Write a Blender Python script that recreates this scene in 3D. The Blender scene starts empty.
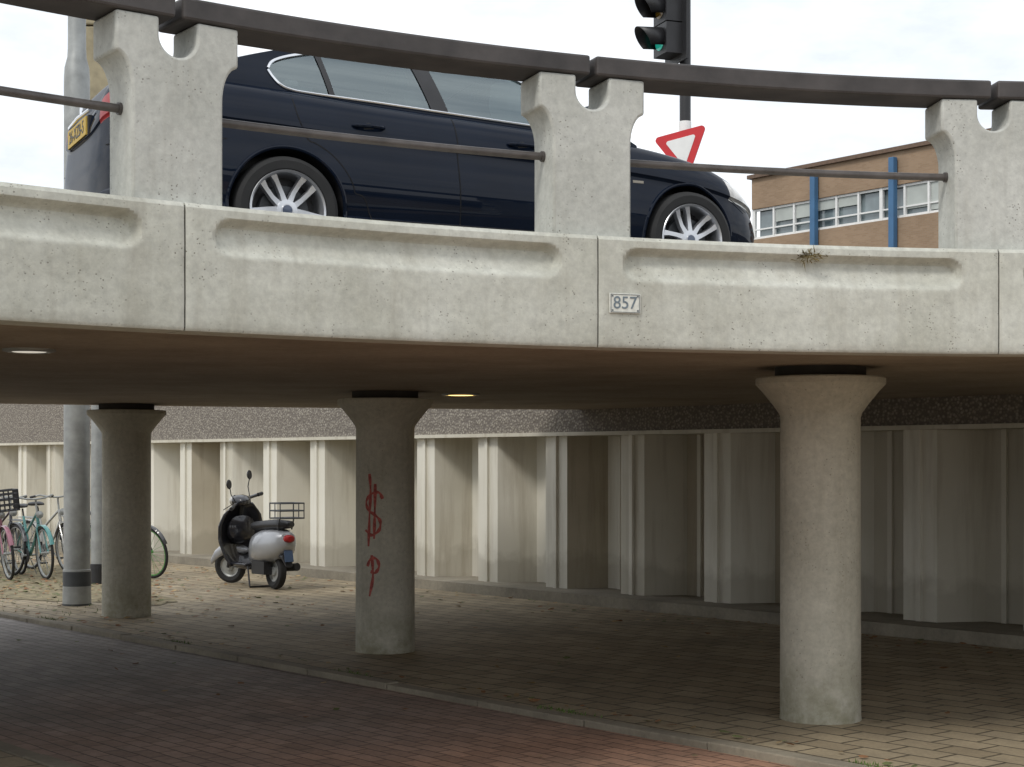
import bpy, bmesh, math, random
from mathutils import Vector, Matrix
random.seed(7)
sc = bpy.context.scene
COL = sc.collection
EYE = 1.55
F = 1600.0

# ------------------------------------------------------------ materials
def new_mat(name):
    m = bpy.data.materials.new(name); m.use_nodes = True
    nt = m.node_tree
    for n in list(nt.nodes): nt.nodes.remove(n)
    out = nt.nodes.new('ShaderNodeOutputMaterial')
    b = nt.nodes.new('ShaderNodeBsdfPrincipled')
    nt.links.new(b.outputs[0], out.inputs[0])
    return m, nt, b
def N(nt, typ, **kw):
    n = nt.nodes.new(typ)
    for k, v in kw.items(): setattr(n, k, v)
    return n
def L(nt, a, b): nt.links.new(a, b)
def ramp(nt, src, p0, p1, c0=(0,0,0,1), c1=(1,1,1,1)):
    r = nt.nodes.new('ShaderNodeValToRGB')
    r.color_ramp.elements[0].position = p0; r.color_ramp.elements[0].color = c0
    r.color_ramp.elements[1].position = p1; r.color_ramp.elements[1].color = c1
    L(nt, src, r.inputs[0]); return r.outputs[0]
def mixc(nt, fac, a, b, blend='MIX'):
    n = nt.nodes.new('ShaderNodeMix'); n.data_type = 'RGBA'; n.blend_type = blend
    def put(sock, v):
        if isinstance(v, (int, float)): sock.default_value = v
        elif isinstance(v, tuple): sock.default_value = v if len(v) == 4 else (*v, 1)
        else: L(nt, v, sock)
    put(n.inputs[0], fac); put(n.inputs[6], a); put(n.inputs[7], b)
    return n.outputs[2]
def coords(nt, scale=(1,1,1), rot=(0,0,0)):
    tc = N(nt, 'ShaderNodeTexCoord'); mp = N(nt, 'ShaderNodeMapping')
    mp.inputs['Scale'].default_value = scale; mp.inputs['Rotation'].default_value = rot
    L(nt, tc.outputs['Object'], mp.inputs[0]); return mp.outputs[0]
def noise(nt, vec, scale, detail=4, rough=.55):
    n = N(nt, 'ShaderNodeTexNoise'); n.inputs['Scale'].default_value = scale
    n.inputs['Detail'].default_value = detail; n.inputs['Roughness'].default_value = rough
    L(nt, vec, n.inputs['Vector']); return n.outputs[0]
def bump(nt, b, h, strength=.3, dist=.01):
    n = N(nt, 'ShaderNodeBump'); n.inputs['Strength'].default_value = strength
    n.inputs['Distance'].default_value = dist
    L(nt, h, n.inputs['Height']); L(nt, n.outputs[0], b.inputs['Normal'])
def mul(nt, a, b):
    m = N(nt, 'ShaderNodeMath', operation='MULTIPLY')
    for i, v in enumerate((a, b)):
        if isinstance(v, (int, float)): m.inputs[i].default_value = v
        else: L(nt, v, m.inputs[i])
    return m.outputs[0]

def simple(name, col, rough=.5, metal=0., var=.15, scale=8, coat=0., bmp=0., emit=None, es=1.):
    m, nt, b = new_mat(name)
    v = coords(nt)
    nz = noise(nt, v, scale, 4)
    lo = tuple(c*(1-var) for c in col); hi = tuple(min(1, c*(1+var)) for c in col)
    c = ramp(nt, nz, .3, .7, (*lo, 1), (*hi, 1))
    L(nt, c, b.inputs['Base Color'])
    b.inputs['Roughness'].default_value = rough; b.inputs['Metallic'].default_value = metal
    b.inputs['Coat Weight'].default_value = coat; b.inputs['Coat Roughness'].default_value = .03
    if bmp: bump(nt, b, noise(nt, v, scale*8, 3), bmp, .004)
    if emit:
        b.inputs['Emission Color'].default_value = (*emit, 1); b.inputs['Emission Strength'].default_value = es
    return m

def concrete(name, c_lo, c_hi, pits=.5, streak=.5, pitscale=55, stain=(.20,.17,.12), pitcol=(.09,.075,.055), mlo=.46, low=None):
    m, nt, b = new_mat(name)
    v = coords(nt)
    big = noise(nt, v, 1.7, 5, .6)
    col = ramp(nt, big, .32, .68, (*c_lo, 1), (*c_hi, 1))
    fine = noise(nt, v, 26, 5, .7)
    col = mixc(nt, .5, col, ramp(nt, fine, .3, .72, (.66,.66,.66,1), (1.22,1.22,1.2,1)), 'MULTIPLY')
    vs = coords(nt, (7, 7, .55))
    st = ramp(nt, noise(nt, vs, 1.6, 5, .6), .5, .78)
    col = mixc(nt, mul(nt, st, streak), col, stain)
    if low:   # splash grime near the ground
        tc = N(nt, 'ShaderNodeTexCoord'); sx = N(nt, 'ShaderNodeSeparateXYZ'); L(nt, tc.outputs['Object'], sx.inputs[0])
        mr = N(nt, 'ShaderNodeMapRange'); L(nt, sx.outputs[2], mr.inputs[0])
        mr.inputs[1].default_value = 0; mr.inputs[2].default_value = .45; mr.inputs[3].default_value = .75; mr.inputs[4].default_value = 0
        col = mixc(nt, mul(nt, mr.outputs[0], ramp(nt, noise(nt, v, 5, 5, .7), .35, .6)), col, low)
    vo = N(nt, 'ShaderNodeTexVoronoi'); vo.inputs['Scale'].default_value = pitscale; vo.inputs['Randomness'].default_value = 1
    L(nt, v, vo.inputs['Vector'])
    pit = ramp(nt, vo.outputs['Distance'], .12, .30, (1,1,1,1), (0,0,0,1))
    mask = ramp(nt, noise(nt, v, 6, 5, .7), mlo, mlo+.14)
    vsel = ramp(nt, vo.outputs['Color'], .45, .6)
    m3 = mul(nt, mul(nt, pit, mask), vsel)
    col = mixc(nt, mul(nt, m3, pits), col, pitcol)
    L(nt, col, b.inputs['Base Color'])
    b.inputs['Roughness'].default_value = .9
    h = N(nt, 'ShaderNodeMath', operation='SUBTRACT'); L(nt, fine, h.inputs[0]); L(nt, m3, h.inputs[1])
    bump(nt, b, h.outputs[0], .35, .006)
    return m

M_FASC = concrete('fascia_concrete', (.46,.46,.40), (.61,.615,.56), .8, .30, 68, mlo=.47)
M_POST = concrete('post_concrete', (.43,.435,.40), (.55,.555,.52), .8, .24, 68, mlo=.47)
M_COLM = concrete('column_concrete', (.44,.415,.34), (.57,.545,.46), .5, .25, 55, low=(.20,.19,.11))
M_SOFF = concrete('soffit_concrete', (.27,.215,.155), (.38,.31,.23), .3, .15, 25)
M_PLINTH = concrete('plinth_concrete', (.18,.16,.125), (.31,.28,.22), .5, .5)  # tone darkened to carry the shadow below the wall

def sheetpile_mat(name, lo, hi, stain):
    m, nt, b = new_mat(name)
    v = coords(nt)
    col = ramp(nt, noise(nt, v, .8, 5), .3, .7, (*lo,1), (*hi,1))
    vs = coords(nt, (5, 5, .35))
    st = ramp(nt, noise(nt, vs, 1.5, 6, .65), .5, .75, (0,0,0,1), (.5,.5,.5,1))
    col = mixc(nt, st, col, stain)
    sx = N(nt, 'ShaderNodeSeparateXYZ'); tc = N(nt, 'ShaderNodeTexCoord'); L(nt, tc.outputs['Object'], sx.inputs[0])
    ad = N(nt, 'ShaderNodeMath', operation='ADD'); L(nt, sx.outputs[2], ad.inputs[0])
    L(nt, mul(nt, noise(nt, v, 3, 5), -.7), ad.inputs[1])
    dirt = ramp(nt, ad.outputs[0], -.35, .15, (.35,.35,.35,1), (0,0,0,1))
    col = mixc(nt, dirt, col, (.22,.19,.135))
    L(nt, col, b.inputs['Base Color']); b.inputs['Roughness'].default_value = .6
    bump(nt, b, noise(nt, v, 12, 4), .15, .006)
    return m
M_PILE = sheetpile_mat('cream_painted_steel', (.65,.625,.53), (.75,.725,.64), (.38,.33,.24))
M_PILE2 = sheetpile_mat('cream_painted_steel_weathered_shaded', (.37,.325,.24), (.50,.45,.35), (.19,.145,.09))  # browner copy of the cream: shade between ribs plus weathering, in the colour
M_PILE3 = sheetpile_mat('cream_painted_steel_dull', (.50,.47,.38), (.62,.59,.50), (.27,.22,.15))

def pebble_mat():
    m, nt, b = new_mat('exposed_aggregate')
    v = coords(nt)
    vo = N(nt, 'ShaderNodeTexVoronoi'); vo.inputs['Scale'].default_value = 34
    L(nt, v, vo.inputs['Vector'])
    c = ramp(nt, vo.outputs['Color'], .1, .9, (.21,.185,.15,1), (.38,.35,.295,1))
    c = mixc(nt, ramp(nt, vo.outputs['Distance'], .25, .6), c, (.16,.14,.12))
    L(nt, c, b.inputs['Base Color']); b.inputs['Roughness'].default_value = .9
    iv = N(nt, 'ShaderNodeMath', operation='SUBTRACT'); iv.inputs[0].default_value = 1; L(nt, vo.outputs['Distance'], iv.inputs[1])
    bump(nt, b, iv.outputs[0], .6, .015)
    return m
M_PEB = pebble_mat()

UANG = math.atan2(.764, -.645)
def paver(name, c1, c2, mortar, bw, rh, ms=.006, c3=None, dirt=(.08,.068,.05), extra=0., dmax=.6):
    m, nt, b = new_mat(name)
    v = coords(nt, (1,1,1), (0,0,-UANG+extra))
    wv = N(nt, 'ShaderNodeVectorMath', operation='ADD')
    nz = N(nt, 'ShaderNodeTexNoise'); nz.inputs['Scale'].default_value = 1.3; L(nt, v, nz.inputs['Vector'])
    sc_ = N(nt, 'ShaderNodeVectorMath', operation='SCALE'); sc_.inputs['Scale'].default_value = .05
    L(nt, nz.outputs['Color'], sc_.inputs[0]); L(nt, v, wv.inputs[0]); L(nt, sc_.outputs[0], wv.inputs[1])
    br = N(nt, 'ShaderNodeTexBrick'); L(nt, wv.outputs[0], br.inputs['Vector'])
    br.inputs['Scale'].default_value = 1; br.inputs['Brick Width'].default_value = bw; br.inputs['Row Height'].default_value = rh
    br.inputs['Mortar Size'].default_value = ms; br.inputs['Mortar Smooth'].default_value = .3
    br.inputs['Color1'].default_value = (*c1, 1); br.inputs['Color2'].default_value = (*c2, 1); br.inputs['Mortar'].default_value = (*mortar, 1)
    col = br.outputs['Color']
    if c3:
        sx = N(nt, 'ShaderNodeSeparateXYZ'); L(nt, v, sx.inputs[0])
        a = N(nt, 'ShaderNodeMath', operation='ADD'); L(nt, sx.outputs[0], a.inputs[0])
        L(nt, mul(nt, noise(nt, v, .7, 4), 5), a.inputs[1])
        mr = N(nt, 'ShaderNodeMapRange'); L(nt, a.outputs[0], mr.inputs[0])
        mr.inputs[1].default_value = 8.5; mr.inputs[2].default_value = 13.5
        tint = mixc(nt, mr.outputs[0], c3, (.93,.98,1.08))
        col = mixc(nt, 1., col, tint, 'MULTIPLY')
    col = mixc(nt, .6, col, ramp(nt, noise(nt, v, 2.2, 5, .65), .25, .75, (.55,.55,.55,1), (1.35,1.32,1.25,1)), 'MULTIPLY')
    col = mixc(nt, .5, col, ramp(nt, noise(nt, v, 40, 4, .7), .3, .7, (.6,.6,.6,1), (1.3,1.3,1.3,1)), 'MULTIPLY')
    col = mixc(nt, ramp(nt, noise(nt, v, .9, 7, .7), .50, .76, (0,0,0,1), (dmax,dmax,dmax,1)), col, dirt)
    L(nt, col, b.inputs['Base Color']); b.inputs['Roughness'].default_value = .78
    h = N(nt, 'ShaderNodeMath', operation='SUBTRACT'); L(nt, noise(nt, v, 6, 5), h.inputs[0]); L(nt, br.outputs['Fac'], h.inputs[1])
    bump(nt, b, h.outputs[0], .6, .012)
    return m
M_PATH = paver('path_brick', (.27,.232,.20), (.37,.32,.275), (.10,.085,.07), .21, .105, .006, c3=(1.18,.80,.64))
M_WALK = paver('sidewalk_paver', (.29,.235,.155), (.38,.315,.215), (.085,.07,.045), .3, .2, .010)
M_KERB = concrete('kerb_concrete', (.19,.165,.125), (.31,.275,.21), .4, .3)
M_GROUND = simple('ground_soil', (.14,.12,.08), .95, var=.4, scale=2)
M_LITTER = simple('leaf_litter_soil', (.22,.185,.11), .95, var=.55, scale=9, bmp=.5)
M_ASPH = simple('asphalt', (.055,.055,.055), .9, var=.25, scale=30, bmp=.3)
M_WHITE = simple('white_paint', (.78,.78,.76), .5, var=.05)
M_BEAM = simple('dark_rail_paint', (.048,.042,.040), .55, var=.4, scale=5, bmp=.1)
M_ROD = simple('rod_paint', (.085,.075,.07), .45, var=.3, scale=12)
M_JOINT = simple('joint_dark', (.05,.045,.04), .9)
M_GALV = simple('galvanised_steel', (.33,.34,.33), .5, .4, .2, 6)
M_DARKST = simple('dark_steel', (.06,.065,.07), .5, .2)
M_BLACK = simple('black_plastic', (.02,.02,.022), .45, var=.2)
M_RUBBER = simple('rubber', (.02,.02,.02), .85, var=.2)
M_CHROME = simple('chrome', (.75,.76,.78), .15, 1., .04)
M_ALLOY = simple('alloy', (.62,.63,.65), .28, .85, .05)
M_RED = simple('red_paint', (.55,.02,.025), .4, var=.08)
M_WOODP = simple('ochre_pylon', (.30,.26,.17), .8, var=.3, scale=3)

def paint(name, col, coat=1., spec=.3, ior=1.5, metal=0.):
    m, nt, b = new_mat(name)
    v = coords(nt)
    c = ramp(nt, noise(nt, v, 3, 3), .3, .7, (*[x*.9 for x in col], 1), (*[x*1.1 for x in col], 1))
    L(nt, c, b.inputs['Base Color']); b.inputs['Roughness'].default_value = .35
    b.inputs['Specular IOR Level'].default_value = spec
    b.inputs['Coat IOR'].default_value = ior
    b.inputs['Metallic'].default_value = metal; b.inputs['Coat Weight'].default_value = coat; b.inputs['Coat Roughness'].default_value = .02
    return m
M_CAR = paint('car_navy_paint', (.006,.010,.020), .42, .0, 1.52)
M_SILV = paint('scooter_silver', (.36,.37,.39), 1, .3, 1.5, .3)
M_SBLK = paint('scooter_black', (.012,.012,.016))

def glass_mat():
    m, nt, b = new_mat('tinted_glass')
    out = [n for n in nt.nodes if n.type == 'OUTPUT_MATERIAL'][0]
    gl = N(nt, 'ShaderNodeBsdfGlossy'); gl.inputs['Roughness'].default_value = .02; gl.inputs['Color'].default_value = (.82,.95,.98,1)
    tr = N(nt, 'ShaderNodeBsdfTransparent'); tr.inputs['Color'].default_value = (.74,.84,.84,1)
    fr = N(nt, 'ShaderNodeFresnel'); fr.inputs['IOR'].default_value = 1.6
    mp = N(nt, 'ShaderNodeMapRange'); L(nt, fr.outputs[0], mp.inputs[0]); mp.inputs[3].default_value = .17; mp.inputs[4].default_value = 1.
    mx = N(nt, 'ShaderNodeMixShader'); L(nt, mp.outputs[0], mx.inputs[0]); L(nt, tr.outputs[0], mx.inputs[1]); L(nt, gl.outputs[0], mx.inputs[2])
    L(nt, mx.outputs[0], out.inputs[0]); return m
M_GLASS = glass_mat()
M_LENS = simple('headlight_lens', (.50,.48,.44), .08, .3, .35, 22, coat=1)
M_TAIL = simple('tail_lens', (.30,.008,.008), .4, 0, .2, 30)

# ------------------------------------------------------------ helpers
def empty(name, loc=(0,0,0), rot=0., rx=0.):
    e = bpy.data.objects.new(name, None); COL.objects.link(e)
    e.location = loc; e.rotation_euler = (rx, 0, rot); e.empty_display_size = .2
    return e
def mobj(name, verts, faces, mat, parent=None, smooth=False, bevel=0., merge=False, mats=None, midx=None, sharp=None, solid=0.):
    me = bpy.data.meshes.new(name); me.from_pydata([tuple(v) for v in verts], [], faces)
    ms = mats if mats else [mat]
    for q in ms: me.materials.append(q)
    if midx: me.polygons.foreach_set('material_index', midx)
    bm = bmesh.new(); bm.from_mesh(me)
    if merge: 
        bmesh.ops.remove_doubles(bm, verts=bm.verts, dist=1e-5)
        bmesh.ops.dissolve_degenerate(bm, edges=bm.edges, dist=1e-6)
    bmesh.ops.recalc_face_normals(bm, faces=bm.faces)
    bm.to_mesh(me); bm.free()
    if smooth:
        me.polygons.foreach_set('use_smooth', [True]*len(me.polygons))
        me.set_sharp_from_angle(angle=math.radians(sharp if sharp else 35))
    ob = bpy.data.objects.new(name, me); COL.objects.link(ob)
    if solid:
        s = ob.modifiers.new('s', 'SOLIDIFY'); s.thickness = solid; s.offset = 0
    if bevel:
        bv = ob.modifiers.new('b', 'BEVEL'); bv.width = bevel; bv.segments = 2; bv.limit_method = 'ANGLE'
    if parent: ob.parent = parent
    return ob
class MB:
    """mesh accumulator"""
    def __init__(s): s.v = []; s.f = []; s.m = []
    def add(s, v, f, mi=0):
        o = len(s.v); s.v += [tuple(x) for x in v]; s.f += [tuple(i+o for i in q) for q in f]; s.m += [mi]*len(f)
    def box(s, c, d, mi=0, rot=None):
        vs = [Vector((x*d[0]/2, y*d[1]/2, z*d[2]/2)) for x in (-1,1) for y in (-1,1) for z in (-1,1)]
        if rot: vs = [rot @ p for p in vs]
        vs = [p+Vector(c) for p in vs]
        s.add(vs, [(0,1,3,2),(4,6,7,5),(0,4,5,1),(2,3,7,6),(0,2,6,4),(1,5,7,3)], mi)
    def tube(s, pts, r, n=8, mi=0, cap=True):
        pts = [Vector(p) for p in pts]; rs = r if isinstance(r, (list, tuple)) else [r]*len(pts)
        vs = []; prev = None
        for i, p in enumerate(pts):
            t = (pts[min(i+1, len(pts)-1)]-pts[max(i-1, 0)]).normalized()
            if prev is None:
                a = t.orthogonal().normalized()
            else:
                a = (prev - t*prev.dot(t)).normalized()
            prev = a; b = t.cross(a)
            for k in range(n):
                an = 2*math.pi*k/n; vs.append(p+(a*math.cos(an)+b*math.sin(an))*rs[i])
        fs = []
        for i in range(len(pts)-1):
            for k in range(n):
                fs.append((i*n+k, i*n+(k+1)%n, (i+1)*n+(k+1)%n, (i+1)*n+k))
        if cap: fs.append(tuple(range(n))); fs.append(tuple(range((len(pts)-1)*n, len(pts)*n)))
        s.add(vs, fs, mi)
    def lathe(s, prof, n=32, axis='Z', c=(0,0,0), mi=0, closed=False):
        vs = []; 
        for r, h in prof:
            for k in range(n):
                a = 2*math.pi*k/n; x, y = r*math.cos(a), r*math.sin(a)
                p = (x, y, h) if axis == 'Z' else ((x, h, y) if axis == 'Y' else (h, x, y))
                vs.append((p[0]+c[0], p[1]+c[1], p[2]+c[2]))
        fs = []; m = len(prof); R = m if closed else m-1
        for i in range(R):
            j = (i+1) % m
            for k in range(n): fs.append((i*n+k, i*n+(k+1)%n, j*n+(k+1)%n, j*n+k))
        s.add(vs, fs, mi)
    def loft(s, secs, n=18, mi=0, p=2.4):
        vs = []
        for (x, zc, w, h) in secs:
            for k in range(n):
                a = 2*math.pi*k/n; ca, sa = math.cos(a), math.sin(a)
                vs.append((x, w*math.copysign(abs(ca)**(2/p), ca), zc+h*math.copysign(abs(sa)**(2/p), sa)))
        fs = []
        for i in range(len(secs)-1):
            for k in range(n): fs.append((i*n+k, i*n+(k+1)%n, (i+1)*n+(k+1)%n, (i+1)*n+k))
        fs.append(tuple(range(n))); fs.append(tuple(range((len(secs)-1)*n, len(secs)*n)))
        s.add(vs, fs, mi)
    def obj(s, name, mats, parent=None, smooth=True, **kw):
        if not isinstance(mats, (list, tuple)): mats = [mats]
        return mobj(name, s.v, s.f, None, parent, smooth, mats=mats, midx=s.m, **kw)
def interp(tab, x):
    if x <= tab[0][0]: return tab[0][1]
    for (a, b), (c, d) in zip(tab, tab[1:]):
        if x <= c:
            return b+(d-b)*(x-a)/(c-a)
    return tab[-1][1]
def sinterp(tab, x):  # catmull-rom
    if x <= tab[0][0]: return tab[0][1]
    if x >= tab[-1][0]: return tab[-1][1]
    for i in range(len(tab)-1):
        if x <= tab[i+1][0]:
            x0, y0 = tab[i]; x1, y1 = tab[i+1]
            m0 = (y1-tab[i-1][1])/(x1-tab[i-1][0]) if i > 0 else (y1-y0)/(x1-x0)
            m1 = (tab[i+2][1]-y0)/(tab[i+2][0]-x0) if i+2 < len(tab) else (y1-y0)/(x1-x0)
            h = x1-x0; t = (x-x0)/h
            return (2*t**3-3*t*t+1)*y0+(t**3-2*t*t+t)*h*m0+(-2*t**3+3*t*t)*y1+(t**3-t*t)*h*m1
def W(n, t, z=0): return (n*.764-t*.645, n*.645+t*.764, z)

# ------------------------------------------------------------ ground
def sheet(name, pts, z, mat):
    return mobj(name, [(p[0], p[1], z) for p in pts], [tuple(range(len(pts)))], mat)
sheet('ground', [(-900,-900),(900,-900),(900,900),(-900,900)], -.07, M_GROUND)
sheet('cycle_path', [W(3.5,-40)[:2], W(6.5,-40)[:2], W(6.5,90)[:2], W(3.5,90)[:2]], -.035, M_PATH)
def slab(name, n0, n1, t0, t1, z0, z1, mat):
    vs = [W(n0,t0,z0),W(n1,t0,z0),W(n1,t1,z0),W(n0,t1,z0),W(n0,t0,z1),W(n1,t0,z1),W(n1,t1,z1),W(n0,t1,z1)]
    return mobj(name, vs, [(0,1,2,3),(4,5,6,7),(0,1,5,4),(1,2,6,5),(2,3,7,6),(3,0,4,7)], mat)
slab('sidewalk', 6.58, 12.6, -40, 90, -.06, 0, M_WALK)
slab('sidewalk', -30, 3.42, -40, 90, -.06, 0, M_WALK)
for nm, n0, n1 in (('kerb', 6.46, 6.575), ('kerb', 3.425, 3.54)):
    mb = MB(); t = -20
    while t < 40:
        dz = random.uniform(-.004, .006); dn = random.uniform(-.006, .006)
        vs = [W(a, b, z) for z in (-.06, .006+dz) for a, b in ((n0+dn,t+.006),(n1+dn*.3,t+.006),(n1+dn*.3,t+.994),(n0+dn,t+.994))]
        mb.add(vs, [(0,1,2,3),(4,5,6,7),(0,1,5,4),(1,2,6,5),(2,3,7,6),(3,0,4,7)]); t += 1
    mb.obj(nm, M_KERB, smooth=False, bevel=.008)
pts = []
for k in range(60):
    a = 2*math.pi*k/60; rr = 1+.10*math.sin(3*a+1)+.07*math.sin(7*a)+.03*math.sin(17*a)
    pts.append(W(8.3+1.55*rr*math.cos(a), 21.3+5.2*rr*math.sin(a))[:2])
sheet('verge', pts, .006, M_LITTER)
def leaves(name, spots, mats, size=(.02,.05)):
    mb = MB()
    for (x, y, z) in spots:
        s = random.uniform(*size); a = random.uniform(0, 6.28); tl = random.uniform(-.4, .4)
        R = Matrix.Rotation(a, 3, 'Z') @ Matrix.Rotation(tl, 3, 'X')
        vs = [R @ Vector(p)*s for p in ((-1,0,0),(-.3,.5,.12),(.5,.4,.05),(1,0,.2),(.4,-.45,.1),(-.4,-.5,0))]
        mb.add([v+Vector((x, y, z+.012)) for v in vs], [(0,1,2,3,4,5)], random.randrange(len(mats)))
    return mb.obj(name, mats, smooth=False)
LM = [simple('leaf_brown', (.24,.12,.055), .8, var=.3), simple('leaf_tan', (.33,.23,.11), .8, var=.3), simple('leaf_green', (.13,.15,.055), .8, var=.3)]
sp = []
for _ in range(1900):
    n = random.gauss(8.3, 1.2); t = random.gauss(20.5, 3.2)
    if 6.7 < n < 11.4: sp.append(W(n, t))
for _ in range(600):
    n = 11.55-abs(random.gauss(0, .5)); t = random.uniform(-2, 28)
    if n > 6.7: sp.append(W(n, t))
for _ in range(130): sp.append(W(6.68+abs(random.gauss(0,.06)), random.uniform(2, 18)))
for _ in range(70): sp.append(W(random.uniform(6.8, 11), random.uniform(3, 16)))
for _ in range(25): sp.append((*W(random.uniform(5.2, 6.4), random.uniform(5, 16))[:2], -.035))
leaves('fallen_leaves', sp, LM, (.018, .042))
mb = MB()
for _ in range(700):
    if random.random() < .75:
        c = random.choice([3.2, 4.1, 5.0, 7.3, 9.6, 12.2, 14.8]); x, y, _z = W(6.6+random.gauss(0, .03), c+random.gauss(0, .12))
        h = random.uniform(.008, .026)
    else:
        x, y, _z = W(random.gauss(7.2,.35)+.1, random.uniform(15, 22)); h = random.uniform(.012, .03)
    a = random.uniform(0, 6.28); w = .004+h*.06
    dx, dy = math.cos(a), math.sin(a); lx, ly = random.uniform(-.5,.5)*h, random.uniform(-.5,.5)*h
    mb.add([(x-dx*w, y-dy*w, 0), (x+dx*w, y+dy*w, 0), (x+lx, y+ly, h)], [(0,1,2)])
mb.obj('grass', simple('grass_blade', (.09,.14,.03), .8, var=.3), smooth=False)

# ------------------------------------------------------------ sheet pile wall
P = 1.22; t = -16.0
Z0, Z1 = 0.0, EYE+.27
mb = MB(); rw = random.Random(11)
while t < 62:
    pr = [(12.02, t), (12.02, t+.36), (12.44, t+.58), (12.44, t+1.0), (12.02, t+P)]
    tints = [rw.choice((0,0,0,2)), rw.choice((1,1,2)), rw.choice((1,2,0)), rw.choice((0,2,1))]  # random weathered tints, weighted darker on webs and recesses as painted shade
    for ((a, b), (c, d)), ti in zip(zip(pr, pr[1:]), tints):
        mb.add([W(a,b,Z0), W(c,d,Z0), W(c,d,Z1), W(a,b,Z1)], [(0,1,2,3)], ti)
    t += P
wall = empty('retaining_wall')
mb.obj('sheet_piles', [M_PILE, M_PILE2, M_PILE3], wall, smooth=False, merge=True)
mb = MB(); t = -16.0
while t < 62:
    mb.box(W(12.005, t+.18, (Z0+Z1)/2), (.035, .05, Z1-Z0), rot=Matrix.Rotation(UANG-math.pi/2, 3, 'Z'))
    mb.box(W(12.425, t+.80, (Z0+Z1)/2), (.035, .05, Z1-Z0), rot=Matrix.Rotation(UANG-math.pi/2, 3, 'Z'))
    t += P
mb.obj('pile_interlocks', M_PILE, wall, smooth=False)
o = slab('coping_ledge', 11.92, 12.6, -16, 62, EYE+.27, EYE+.31, M_PILE3); o.parent = wall
o = slab('aggregate_beam', 11.96, 12.7, -16, 62, EYE+.31, EYE+1.12, M_PEB); o.parent = wall
o = slab('wall_plinth', 11.62, 12.5, -16, 62, -.02, .11, M_PLINTH); o.parent = wall
slab('upper_terrain', 12.72, 900, -700, 800, EYE+.2, EYE+1.10, M_ASPH)

# ------------------------------------------------------------ ring bridge deck
CX, CY, R0 = 3.14, .406, 7.48
def ring(r, deg, z=0):
    a = math.radians(deg); return (CX+r*math.cos(a), CY+r*math.sin(a), z)
step = 15.4
ROAD = 1.125
joints = [95.75-step*k for k in range(4, 0, -1)] + [95.75, 111.5, 126.5] + [126.5+step*k for k in range(1, 4)]
ZB, ZT = EYE+.52, EYE+1.035
bridge = empty('road_bridge')
mb = MB(); prof = [(R0+.20, EYE+.555), (17.4, EYE+.555), (17.4, EYE+ROAD), (R0+1.10, EYE+ROAD), (R0+1.07, EYE+1.02), (R0+.42, EYE+1.0), (R0+.42, EYE+.96), (R0+.20, EYE+.96)]
a0, a1, na = 20, 182, 108
vs = []
for i in range(na+1):
    d = a0+(a1-a0)*i/na
    for r, z in prof: vs.append(ring(r, d, z))
m_ = len(prof); fs = []; mi = []
for i in range(na):
    for j in range(m_):
        k = (j+1) % m_
        fs.append((i*m_+j, i*m_+k, (i+1)*m_+k, (i+1)*m_+j)); mi.append(1 if j == 2 else 0)
fs.append(tuple(range(m_))); fs.append(tuple(range(na*m_, (na+1)*m_))); mi += [0, 0]
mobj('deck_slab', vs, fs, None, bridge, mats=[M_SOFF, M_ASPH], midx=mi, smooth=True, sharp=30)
mb = MB()
for k in range(20):
    d0 = 40+k*7; 
    for q in range(4):
        dd0, dd1 = d0+q*.8, d0+(q+1)*.8
        mb.add([ring(12.3,dd0,EYE+ROAD+.004), ring(12.42,dd0,EYE+ROAD+.004), ring(12.42,dd1,EYE+ROAD+.004), ring(12.3,dd1,EYE+ROAD+.004)], [(0,1,2,3)])
mb.obj('lane_marking', M_WHITE, bridge, smooth=False)
def sm(a, b, x):
    t = max(0, min(1, (x-a)/(b-a))); return t*t*(3-2*t)
for pi_ in range(len(joints)-1):
    d0, d1 = joints[pi_]+.028, joints[pi_+1]-.028
    nu = 120
    zl = [0, .01, .03]+[.03+(.56-.03)*i/8 for i in range(1, 9)]+[.56+(.92-.56)*i/28 for i in range(1, 29)]+[.94,.965,.985,1.0]
    vs = []; H = ZT-ZB; arc = (d1-d0)*math.pi/180*R0
    for i in range(nu+1):
        u = i/nu
        d = d0+(d1-d0)*u; s = u*arc
        for h in zl:
            z = ZB+h*H
            hz = h*H
            x0, x1 = .19, arc-.13
            zc0 = .385; hh = .072
            dx = max(x0+hh-s, s-(x1-hh), 0); dz = hz-zc0
            dist = math.hypot(dx, dz)
            k = sm(hh+.012, hh-.024, dist)
            slope = max(0, min(1, (hz-(zc0-hh))/(2*hh)))
            dep = k*(.008+.062*slope**.85)
            r = R0+dep+.0012*math.sin(s*9+pi_)+.001*math.sin(hz*31+s*4)
            if h < .02: r += (.02-h)*.4
            if h > .965: r += (h-.965)*.35
            if i in (0, nu): r += .006
            vs.append(ring(r, d, z))
    nz_ = len(zl); fs = []
    for i in range(nu):
        for j in range(nz_-1): fs.append((i*nz_+j, (i+1)*nz_+j, (i+1)*nz_+j+1, i*nz_+j+1))
    o = len(vs)
    for i in range(nu+1):
        d = d0+(d1-d0)*i/nu
        vs += [ring(R0+.195, d, ZB), ring(R0+.415, d, ZB+.41), ring(R0+.415, d, ZT)]
    for i in range(nu):
        fs.append((i*nz_, o+i*3, o+(i+1)*3, (i+1)*nz_))
        fs.append((i*nz_+nz_-1, (i+1)*nz_+nz_-1, o+(i+1)*3+2, o+i*3+2))
    for i in (0, nu):
        fs.append(tuple([i*nz_+j for j in range(nz_)]+[o+i*3+2, o+i*3+1, o+i*3]))
    mobj('fascia_panel', vs, fs, M_FASC, bridge, smooth=True, sharp=28)
mb = MB()
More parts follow.
